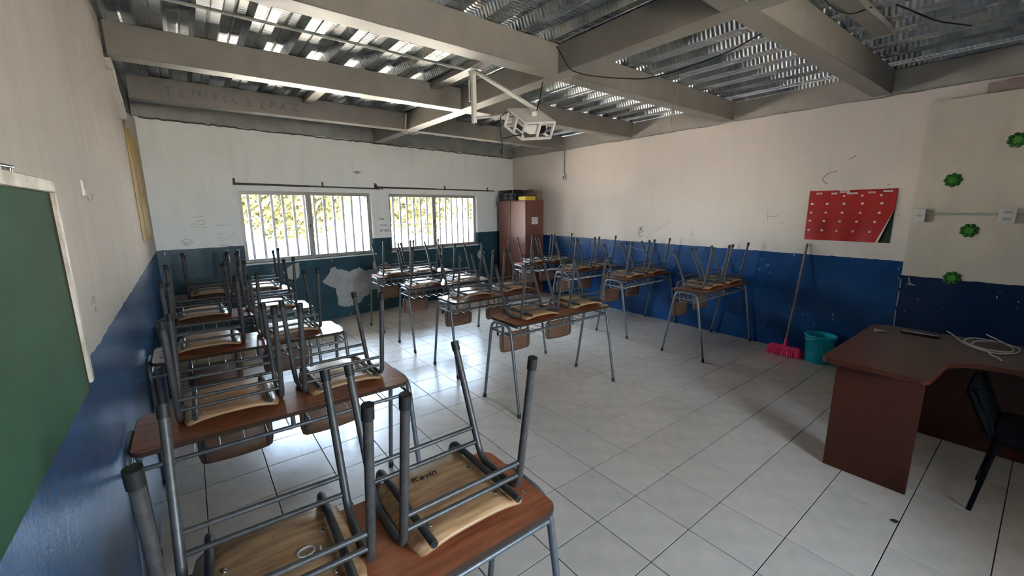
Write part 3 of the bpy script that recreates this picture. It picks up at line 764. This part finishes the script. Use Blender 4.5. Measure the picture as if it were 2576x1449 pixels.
# torn sticker remnant and doodle on the near left chair, lint on the floor
c = [o for o in C.objects if o.get('label') == 'upturned steel-framed school chair on the left half of the nearest desk, bottom left'][0]
s_ = [q for q in c.children if q.name.startswith('seat') and not q.name.startswith('seat_s')][0]
FS = Matrix.Translation((0, 0, .0415)) @ Matrix.Rotation(-PI/2, 4, 'X')
strokes([arc(.062, .008, .020, 0, 2*PI, 12, .8), [(.045, -.022), (.072, -.032), (.092, -.018)], [(.093, -.018), (.095, .004)]], FS, m_paper, 'torn_sticker', s_, .004, .0015)
strokes([[(-.012, .128), (.0, .112), (.012, .128)], [(0, .112), (.0, .098)]], FS, m_scuff, 'pen_doodle', s_, .003, .0015)
b = MB(); rj = random.Random(12)
for k in range(9): b.lathe([(0, .006), (.006, .004), (.008, 0)], 7, Matrix.Translation((rj.uniform(-.012, .012), rj.uniform(-.012, .012), 0)))
o = b.build('dust_clump', m_rubber); o.location = (.585, -1.965, .0004) ; tag(o, 'small dark clump of lint on the floor in front of the teacher desk', 'lint')
# ------------------------------------------------------------------ teacher's desk
t = thing('teacher_desk', 'dark mahogany L-shaped teacher desk at the lower right', 'desk', (.74, -1.50, 0))
zt = .75
def arcp(cx, cy, r, a0, a1, n=6): return [(cx+r*math.cos(a0+(a1-a0)*i/n), cy+r*math.sin(a0+(a1-a0)*i/n)) for i in range(n+1)]
o2 = []
o2 += arcp(.04, -.44, .04, PI, 1.5*PI)            # south-west corner of the wing
o2 += [(.26, -.492)]
o2 += [(p[0], p[1]) for p in arcp(.36, -.70, .205, PI/2, 0)][0:7]
o2 += [(.585, -1.35)]
o2 += [(1.22, -1.35)]
o2 += arcp(1.12, -.10, .10, 0, PI/2)
o2 += arcp(.06, -.06, .06, PI/2, PI)
MB().prism(o2, zt-.028, zt, .004).build('desktop', m_tdesk, t)
MB().bbox(.155, -.45, 0, .180, -.05, zt-.028, .002).build('side_panel', m_tdesk, t)
MB().bbox(.18, -.085, .33, 1.19, -.065, zt-.028, .002).build('modesty_panel', m_tdesk, t)
MB().bbox(1.15, -1.30, 0, 1.175, -.085, zt-.028, .002).build('side_panel', m_tdesk, t)
MB().bbox(.62, -1.32, 0, 1.15, -1.30, zt-.028, .002).build('side_panel', m_tdesk, t)
o = MB().tube(fillet([(2.015, -1.893, .762), (1.90, -1.94, .764), (1.76, -1.991, .758), (1.66, -2.06, .757), (1.60, -2.15, .757), (1.70, -2.23, .760), (1.83, -2.24, .765), (1.90, -2.15, .770), (1.84, -2.02, .785), (1.72, -1.99, .775), (1.64, -2.08, .764), (1.66, -2.19, .762), (1.78, -2.22, .760), (1.88, -2.16, .775), (1.93, -2.08, .80)], .05, 4), .0035, 7)
o.tube(fillet([(1.93, -2.16, .765), (1.82, -2.05, .772), (1.70, -2.03, .765), (1.62, -2.12, .757), (1.55, -2.13, .757), (1.52, -2.16, .757), (1.46, -2.18, .757)], .03, 4), .0035, 7)
o = o.build('charging_cable', m_whitep); tag(o, 'loosely coiled thin white cable lying on the teacher desk', 'cable')
o = MB().prism(rrect(-.055, -.10, .055, .10, .008), 0, .012, .002).build('phone_case', m_black); o.location = (1.84, -1.78, zt+.0005); o.rotation_euler = (0, 0, .05)
MB().box(-.052, -.10, .0122, -.044, .09, .0135).build('white_edge', m_paper, o); tag(o, 'flat black folder with a white edge on the teacher desk by the wall', 'folder')
o = MB().add([(0, 0, 0), (.05, .01, .012), (.06, -.05, .004), (.01, -.06, .010), (0, 0, .0012), (.05, .01, .0132), (.06, -.05, .0052), (.01, -.06, .0112)], [(0, 1, 2, 3), (7, 6, 5, 4), (0, 4, 5, 1), (1, 5, 6, 2), (2, 6, 7, 3), (3, 7, 4, 0)]).build('paper_scrap', m_scuff); o.location = (1.66, -1.56, zt+.001); tag(o, 'small crumpled dark paper scrap on the far corner of the teacher desk', 'paper')
# chair tucked in at the teacher's desk
t = thing('office_chair', 'black padded chair pushed backwards under the teacher desk', 'chair', (1.22, -2.43, 0), PI)
MB().prism(rrect(-.22, -.22, .22, .20, .05), .42, .47, .015).build('seat', m_black2, t)
for sx_ in (-1, 1):
    MB().tube(fillet([(sx_*.205, .235, .0), (sx_*.19, .19, .42), (sx_*.19, -.20, .42), (sx_*.19, -.30, .68)], .04), .011, 10).build('side_frame', m_black2, t)
    MB().tube(fillet([(sx_*.205, -.24, .0), (sx_*.19, -.19, .42)], .03), .011, 10).build('leg', m_black2, t)
MB().tube([(-.20, -.232, .07), (.20, -.232, .07)], .006, 8).build('stretcher', m_black, t)
MB().prism(rrect(-.21, .46, .21, .755, .05), 0, .03, .012, Matrix.Translation((0, -.01, 0)) @ Matrix.Rotation(PI/2+.42, 4, 'X')).build('backrest', m_black2, t)


# ------------------------------------------------------------------ cabinet with things on top
cx0, cy0, cx1, cy1, ch_ = 2.788, 3.80, 3.235, 4.66, 1.785
t = thing('storage_cabinet', 'tall mahogany two-door cabinet standing in the back right corner', 'cabinet', (cx0, cy0, 0))
b = MB(); b.bbox(.02, 0, 0, cx1-cx0, .018, ch_, .002).build('side_panel', m_cab, t)
MB().bbox(.02, cy1-cy0-.018, 0, cx1-cx0, cy1-cy0, ch_, .002).build('side_panel', m_cab, t)
MB().bbox(.0, 0, ch_, cx1-cx0, cy1-cy0, ch_+.018, .002).build('top_panel', m_cab, t)
MB().bbox(cx1-cx0-.012, .018, .0, cx1-cx0, cy1-cy0-.018, ch_, .001).build('back_panel', m_cab, t)
MB().bbox(.03, .02, 0, .05, cy1-cy0-.02, .07, .001).build('plinth', m_cab, t)
d1 = MB().bbox(-.002, .003, .07, .018, .455, ch_-.003, .002).build('door', m_cab, t)
d2 = MB().bbox(.004, .475, .07, .022, cy1-cy0-.003, ch_-.003, .002).build('door', m_cab, t)
for d_, yy in ((d1, .415), (d2, .525)):
    MB().tube(fillet([(-.002, yy, .90), (-.028, yy, .92), (-.028, yy, 1.00), (-.002, yy, 1.02)], .012), .005, 8).build('handle', m_chrome, d_)
    MB().lathe([(0, .004), (.009, .003), (.01, 0)], 12, Matrix.Translation((-.002, yy, .82)) @ Matrix.Rotation(-PI/2, 4, 'Y')).build('lock', m_chrome, d_)
pl = MB().box(.15, -.0015, 1.36, .305, .0005, 1.49).build('paper_notice', m_paper, t)
FN = Matrix.Identity(4)
for i, (tx, sz) in enumerate((('AULA   MATERIAL', .016), ('GRUPO 3    A  B', .016), ('TURNO MATUTINO', .016), ('Lista de libros', .014))):
    frame_text(tx, sz, FN, .228, 1.465-.028*i, m_ink, 'printed_line', pl, off=.0022, depth=.0002)
# black case
t = thing('equipment_bag', 'black nylon equipment bag with pockets on the left of the cabinet top', 'bag', (2.925, 4.40, ch_+.0195))
MB().prism(rrect(-.12, -.25, .12, .25, .04), 0, .17, .02).build('body', m_cloth, t)
MB().prism(rrect(-.125, -.255, .125, .255, .04), .155, .20, .012).build('lid', m_cloth, t)
for yy in (-.16, .0): MB().bbox(-.145, yy-.06, .02, -.115, yy+.06, .08, .006).bbox(-.145, yy-.06, .09, -.115, yy+.06, .145, .006).build('pocket', mat('bag pocket nylon %d' % int(yy*100), (.05, .055, .06), .6), t)
for yy in (-.2, .14): MB().bbox(-.132, yy-.008, .12, -.12, yy+.008, .19, .001).build('buckle', m_chrome, t)
MB().tube([(-.11, .22, .14), (-.16, .27, .06), (-.17, .29, -.06), (-.16, .285, -.10)], .007, 8).build('strap', m_cloth, t)
# cardboard box
t = thing('cardboard_box', 'opened brown cardboard box with black lettering standing on the cabinet', 'box', (3.15, 4.14, ch_+.0195))
b = MB(); th = .004; bx_, by_, bz_ = .065, .31, .13
b.box(-bx_, -by_, 0, bx_, by_, th).box(-bx_, -by_, 0, -bx_+th, by_, bz_).box(bx_-th, -by_, 0, bx_, by_, bz_).box(-bx_, -by_, 0, bx_, -by_+th, bz_).box(-bx_, by_-th, 0, bx_, by_, bz_).build('carton', m_card, t)
MB().prism([(-by_+.09, 0), (by_, 0), (by_, .055), (-by_+.11, .085)], -.002, .002, 0, Matrix.Translation((-bx_+.002, 0, bz_)) @ Matrix.Rotation(PI/2, 4, 'Z') @ Matrix.Rotation(PI/2, 4, 'X')).build('flap', m_card, t)
MB().box(-bx_, -by_, 0, bx_, -by_+.003, .05, Matrix.Translation((0, -.002, bz_)) @ Matrix.Rotation(.0, 4, 'X')).build('flap', m_card, t)
FB = Matrix.Rotation(-PI/2, 4, 'Z')      # west face of the box
frame_text('APTEZZA', .055, FB, .12, .165, m_ink, 'lettering', t, off=bx_+.0015, depth=.001)
frame_text('ALAMBRE', .045, FB, .16, .095, m_ink, 'lettering', t, off=bx_+.0015, depth=.001)
frame_text('754', .04, FB, .25, .035, m_ink, 'lettering', t, off=bx_+.0015, depth=.001)
for i, lab in enumerate(('flat yellow plastic box, the lower of the two on the cabinet', 'flat yellow plastic box, the upper of the two on the cabinet')):
    t = thing('yellow_box', lab, 'box', (2.937, 3.935, ch_+.0195+.0345*i), .02*i, 'yellow boxes stacked on the cabinet')
    MB().prism(rrect(-.125, -.105, .125, .115, .012), 0, .024, .003).build('tray', m_yel, t); MB().prism(rrect(-.127, -.107, .127, .117, .012), .0242, .034, .003).build('lid', m_yel, t)

# ------------------------------------------------------------------ right wall things
# wall calendar: curled red sheets over a dark green backing
FC = MRT
s0, s1, z0c, z1c = .560, 1.285, 1.290, 1.815
t = thing('wall_calendar', 'red classroom calendar for March with small white number tags', 'calendar', tuple(FC @ Vector((s0, 0, z0c))))
inv = Matrix.Translation(-(FC @ Vector((s0, 0, z0c))))
def cal(name, mt, verts, faces):
    return MB().add([inv @ (FC @ Vector(v)) for v in verts], faces).build(name, mt, t)
bv = [(s0+.02, -.001, z0c), (s1+.0, -.001, z0c), (s1, -.001, z1c-.008), (s0+.02, -.001, z1c-.008)]
MB().add([inv @ (FC @ Vector(v)) for v in bv]+[inv @ (FC @ Vector((v[0], -.004, v[2]))) for v in bv], [(0, 1, 2, 3), (7, 6, 5, 4), (0, 4, 5, 1), (1, 5, 6, 2), (2, 6, 7, 3), (3, 7, 4, 0)]).build('backing_sheet', m_dgreen, t)
def calpt(u, v, off=0.):
    cut = max(0, 1-v/.62)**1.0*.145           # right edge turned back toward the bottom
    s = s0+(s1-s0)*u*(1-cut); z = z0c+(z1c-z0c)*v-.003*math.sin(u*PI)*(v)
    y = -.007-.006*math.sin(u*9)**2*(1-v)-.05*max(0, u-.75)**1.3*(1-v)*2
    return Vector((s, y-off, z))
nu, nv = 30, 16; vs = []; fs = []
for L2 in (0, .0012):
    for j in range(nv+1):
        for i in range(nu+1): vs.append(inv @ (FC @ calpt(i/nu, j/nv, L2)))
nn = (nu+1)*(nv+1)
for j in range(nv):
    for i in range(nu):
        a = j*(nu+1)+i; q = (a, a+1, a+nu+2, a+nu+1); fs.append(q[::-1]); fs.append(tuple(nn+k for k in q))
sheet_ = MB().add(vs, fs, True).build('red_sheet', m_red, t)
# folded-over white strip at the curled corner
vs = []
for j in range(9):
    v = j/8*.6; p = calpt(1, v, .002); q = calpt(1, v, .006); q.x -= .0; p2 = p.copy(); p2.x += .018*(1-v/.6)+.001
    vs += [inv @ (FC @ p), inv @ (FC @ p2)]
MB().add(vs, [(2*k, 2*k+1, 2*k+3, 2*k+2) for k in range(8)]).build('curled_edge', m_paper, t)
def caltag(u, v, w_, h_, txt, sz, nm='number_tag'):
    p = calpt(u, v, .0022); fm = inv @ FC @ Matrix.Translation(p)
    g = MB().bbox(-w_/2, -.0006, -h_/2, w_/2, .0006, h_/2, .0002, fm).build(nm, m_paper, t)
    frame_text(txt, sz, fm, 0, 0, m_ink, 'print', g, off=.0009, depth=.0003)
for i, dn in enumerate(('LUNES', 'MARTES', 'MIERCOLES', 'JUEVES', 'VIERNES')): caltag((.125, .31, .52, .735, .905)[i], (.945, .94, .935, .94, .955)[i], (.052, .052, .085, .058, .07)[i], .017, dn, .013, 'day_tag')
caltag(.43, .975, .085, .024, 'MARZO', .022, 'month_tag')
days = [(2, 1), (3, 2), (4, 3)]; 
for col, dnum in days: caltag((.43, .635, .84)[col-2], .885, .018, .018, str(dnum), .012)
for row in range(4):
    for col in range(5): caltag((.05, .24, .44, .65, .86)[col], (.735, .56, .39, .20)[row], .021, .020, str(6+7*row+col), .013)
for v in (.76, .585, .41, .225):
    b = MB()
    for i in range(12):
        p = calpt(i/12*.9+.03, v, .002); q = calpt((i+1)/12*.9+.03, v, .002)
        b.add([inv @ (FC @ x) for x in (p, q, q+Vector((0, 0, .0025)), p+Vector((0, 0, .0025)))], [(0, 1, 2, 3)])
    b.build('ruled_line', mat('dark red line', (.25, .008, .008), .5) if v == .76 else bpy.data.materials['dark red line'], t)
# ghost of old tape marks
strokes([[(.65, 1.835), (.66, 1.835)], [(1.20, 1.85), (1.22, 1.85)], [(1.315, 1.56), (1.33, 1.55)]], MRT, m_scuff, 'tape_marks', wr, .006)

# foam flowers on the thick wall section
for i, (s, z, lab) in enumerate(((1.655, 1.865, 'green foam flower beside the calendar, highest one fully in view'), (1.975, 2.157, 'green foam flower at the right edge of the view, topmost'), (1.808, 1.435, 'green foam flower just below the wall conduit'), (1.759, 1.013, 'green foam flower on the line between cream and blue paint'))):
    p = MPL @ Vector((s, -.001, z)); t = thing('foam_flower', lab, 'flower decoration', p, 0, 'green foam flowers stuck on the wall')
    for k in range(8):
        a = 2*PI*k/8+i*.2; fm = Matrix.Rotation(-PI/2, 4, 'Z') @ Matrix.Translation((.042*math.cos(a), 0, .042*math.sin(a))) @ Matrix.Rotation(PI/2, 4, 'X')
        MB().lathe([(0, .010), (.010, .009), (.017, .005), (.019, 0)], 14, fm).build('petal', m_leafg, t)
    fm = Matrix.Rotation(-PI/2, 4, 'Z') @ Matrix.Rotation(PI/2, 4, 'X')
    so_ = [((.038 if q % 2 else .026)*math.cos(2*PI*q/16), (.038 if q % 2 else .026)*math.sin(2*PI*q/16)) for q in range(16)]
    c_ = MB().prism(so_, .006, .014, .002, fm).build('centre', m_leafl, t)
# switch, outlet and conduit
def plate(s, z, wd, hg, name, lab, cat, slots):
    p = MPL @ Vector((s, 0, z)); t = thing(name, lab, cat, p)
    fm = Matrix.Rotation(-PI/2, 4, 'Z')
    MB().bbox(-wd/2+.004, -.032, -hg/2+.004, wd/2-.004, 0, hg/2-.004, .003, fm).build('back_box', mat(name+' box', (.40, .39, .36), .5), t)
    MB().bbox(-wd/2, -.040, -hg/2, wd/2, -.030, hg/2, .004, fm).build('cover', m_whitep, t)
    for (a, c, ww, hh) in slots: MB().bbox(a-ww/2, -.042, c-hh/2, a+ww/2, -.039, c+hh/2, .0005, fm).build('slot', m_ink if ww < .02 else m_pvc, t)
plate(1.485, 1.56, .080, .120, 'light_switch', 'cream single light switch at the left end of the surface conduit', 'switch', [(0, 0, .034, .018), (-.01, -.004, .012, .003)])
plate(2.006, 1.561, .095, .125, 'power_outlet', 'cream double power outlet on the surface conduit at the right', 'outlet', [(a, c, .006, .004) for c in (.03, -.025) for a in (-.015, -.002, .011)]+[(.0, .03, .048, .022), (.0, -.025, .048, .022)])
b = MB(); o = b.tube([tuple(MPL @ Vector((1.52, -.012, 1.575))), tuple(MPL @ Vector((1.965, -.012, 1.573)))], .0105).build('surface_conduit', m_pvc); tag(o, 'grey surface conduit joining the switch and the outlet', 'conduit')
o = MB().tube([tuple(MPL @ Vector((2.05, -.012, 1.573))), tuple(MPL @ Vector((2.9, -.012, 1.575)))], .0105).build('surface_conduit', m_pvc); tag(o, 'grey surface conduit leaving the right side of the outlet', 'conduit')
strokes([[(1.48, .985), (1.485, .95), (1.50, .93), (1.47, .92), (1.53, .918)]], MPL, m_plaster, 'paint_chips', wr, .009)
strokes([[(1.428, .96), (1.430, .88)], [(1.430, .84), (1.428, .70)], [(1.428, .66), (1.432, .50), (1.43, .46)]], MPL, m_plaster, 'paint_chips', wr, .008)

# broom and bucket
t = thing('broom', 'pink-bristled broom with a worn wooden handle leaning on the blue wall', 'broom', (2.985, -.578, 0))
top = Vector((rx(-.60)-.018, -.60, 1.245))-Vector((2.985, -.578, 0))
MB().tube([(0, 0, .11), tuple(top)], .0115, 12).build('handle', m_stick, t)
dd = Vector((.0, 0, .12)); d_ = (top-Vector((0, 0, .11))).normalized()
MB().tube([(0, 0, .095), tuple(Vector((0, 0, .11))+d_*.09)], .020, 12, r1=.014).build('socket', m_pink, t)
MB().bbox(-.028, -.155, .075, .028, .155, .105, .010).build('head_block', m_pink, t)
b = MB(); rj = random.Random(5)
for i in range(30):
    for j in range(6):
        x = -.024+.0096*j; y = -.150+.01035*i
        b.tube([(x, y, .085), (x*2.3+rj.uniform(-.006, .006), y*1.14+rj.uniform(-.006, .006), rj.uniform(0, .006))], .0048, 5, r1=.006)
br = b.build('bristles', m_pink, t); tag(br, kind='stuff')
t = thing('bucket', 'turquoise plastic bucket standing by the blue wall next to the broom', 'bucket', (3.035, -.885, 0))
prof = [(0, .003), (.108, .003), (.112, .0), (.118, .004), (.133, .275), (.146, .280), (.148, .292), (.140, .298), (.131, .292), (.113, .010), (0, .010)]
MB().lathe(prof, 40).build('body', m_teal, t)
MB().tube(arcp(0, 0, .001, 0, 1, 1) and [(.142*math.cos(a*PI/20), .142*math.sin(a*PI/20), .272-.03*math.sin(a*PI/20)) for a in range(0, 21)], .0025, 6).build('handle', m_whitep, t)
rj = random.Random(8)
for k in range(14):
    a = rj.uniform(-2.8, -1.2)-.6; z = rj.uniform(.06, .22) if k > 9 else .262
    r_ = .118+.015*z/.275+.0006
    MB().lathe([(0, .001), (.004, 0)], 8, Matrix.Translation((r_*math.cos(a), r_*math.sin(a), z)) @ Matrix.Rotation(a, 4, 'Z') @ Matrix.Rotation(PI/2, 4, 'Y')).build('speck', m_ink if k < 10 else m_paper, [o for o in t.children][0])

# ------------------------------------------------------------------ left wall things
t = thing('chalkboard', 'green chalkboard in a worn cream wooden frame on the left wall', 'chalkboard', (lx(-.64), -.64, 1.15))
fm = Matrix.Translation((0, 0, 0)) @ Matrix.Rotation(PI/2+.0061, 4, 'Z')
MB().bbox(-1.35, -.020, .0, -.028, -.002, .545, .001, fm).build('board', m_green, t)
MB().bbox(-.020, -.030, .02, .008, 0, .555, .002, fm).build('frame_strip', m_cream, t)
MB().bbox(-1.38, -.034, .545, -.02, 0, .575, .002, fm).build('frame_strip', m_cream, t)
MB().bbox(-.030, -.022, -.005, -.018, 0, .545, .001, fm).build('edge_strip', m_edge, t)
MB().tube([fm @ Vector((-.34, -.012, .588)), fm @ Vector((-.26, -.014, .590))], .004, 8).tube([fm @ Vector((-.33, -.012, .588)), fm @ Vector((-.33, -.012, .572))], .004, 8).tube([fm @ Vector((-.27, -.014, .590)), fm @ Vector((-.27, -.012, .572))], .004, 8).build('bracket', m_chrome, t)
t = thing('wall_hook', 'small bent metal hook on the left wall beside the chalkboard', 'hook', (lx(-.0)+.001, 0, 1.735))
MB().bbox(-.001, -.010, -.03, .004, .008, .028, .001).build('plate', m_whitep, t)
MB().tube(fillet([(.004, 0, -.005), (.010, .004, -.035), (.014, .022, -.050), (.018, .038, -.042), (.020, .045, -.022)], .01), .0022, 7).build('hook_wire', m_wire, t)

# ------------------------------------------------------------------ outside the windows
g = MB().box(-40, 5.4, -.40, 40, 70, -.30).box(-40, -60, -.40, 40, -4.6, -.30).build('ground', m_ground); tag(g, kind='structure')
def tree(x, y, h, r, seed, lab):
    rr = random.Random(seed); t = thing('leafy_tree', lab, 'tree', (x, y, -.30), 0, 'trees beyond the windows')
    MB().tube([(0, 0, 0), (.1, .05, h*.35), (.0, .1, h*.7)], .14, 8, r1=.07).build('trunk', m_bark, t)
    b = MB()
    for k in range(7000):
        u = Vector((rr.gauss(0, 1), rr.gauss(0, 1), rr.gauss(0, 1))).normalized()*r*rr.uniform(.55, 1.05)
        c = Vector((u.x, u.y, h*.62+u.z*h*.40/r)); s_ = rr.uniform(.08, .20)
        n = Vector((rr.uniform(-1, 1), rr.uniform(-1, 1), rr.uniform(-1, 1))).normalized(); a = n.orthogonal().normalized()*s_; e = n.cross(a)
        b.add([c-a, c-e*.4, c+a, c+e*.4], [(0, 1, 2, 3)])
    tag(b.build('foliage', m_leaf, t), kind='stuff')
tree(-3.6, 11.5, 4.6, 2.0, 1, 'leafy tree seen through the left part of the left window')
tree(.8, 14.5, 4.4, 2.1, 2, 'leafy tree seen through the middle of the left window')
tree(5.6, 14.5, 4.4, 2.0, 3, 'leafy tree seen through the left pane of the right window')
tree(10.5, 15.0, 3.6, 1.9, 4, 'leafy tree seen through the right pane of the right window')
o = MB().add([(-1.5, 0, 0), (1.5, 0, 0), (1.5, 1.6, 0), (-1.5, 1.6, 0), (-1.1, .2, 1.15), (1.2, .2, 1.2), (1.1, 1.3, 1.2), (-1.0, 1.3, 1.15)], [(0, 3, 2, 1), (4, 5, 6, 7), (0, 1, 5, 4), (1, 2, 6, 5), (2, 3, 7, 6), (3, 0, 4, 7)]).build('tarpaulin_cover', m_tarp)
o.location = (-.9, 9.0, -.30); tag(o, 'light blue tarpaulin cover outside beyond the left window', 'tarpaulin')
t = thing('wire_fence', 'thin wire fence crossing the yard beyond the windows', 'fence', (0, 8.2, -.30))
for k in range(9): MB().tube([(-6+2.2*k, 0, 0), (-6+2.2*k, 0, 1.75)], .02, 8).build('fence_post', m_wire, t)
for z in (1.25, 1.4, 1.6): MB().tube([(-6, 0, z), (11.6, 0, z)], .005, 5).build('fence_wire', m_wire, t)
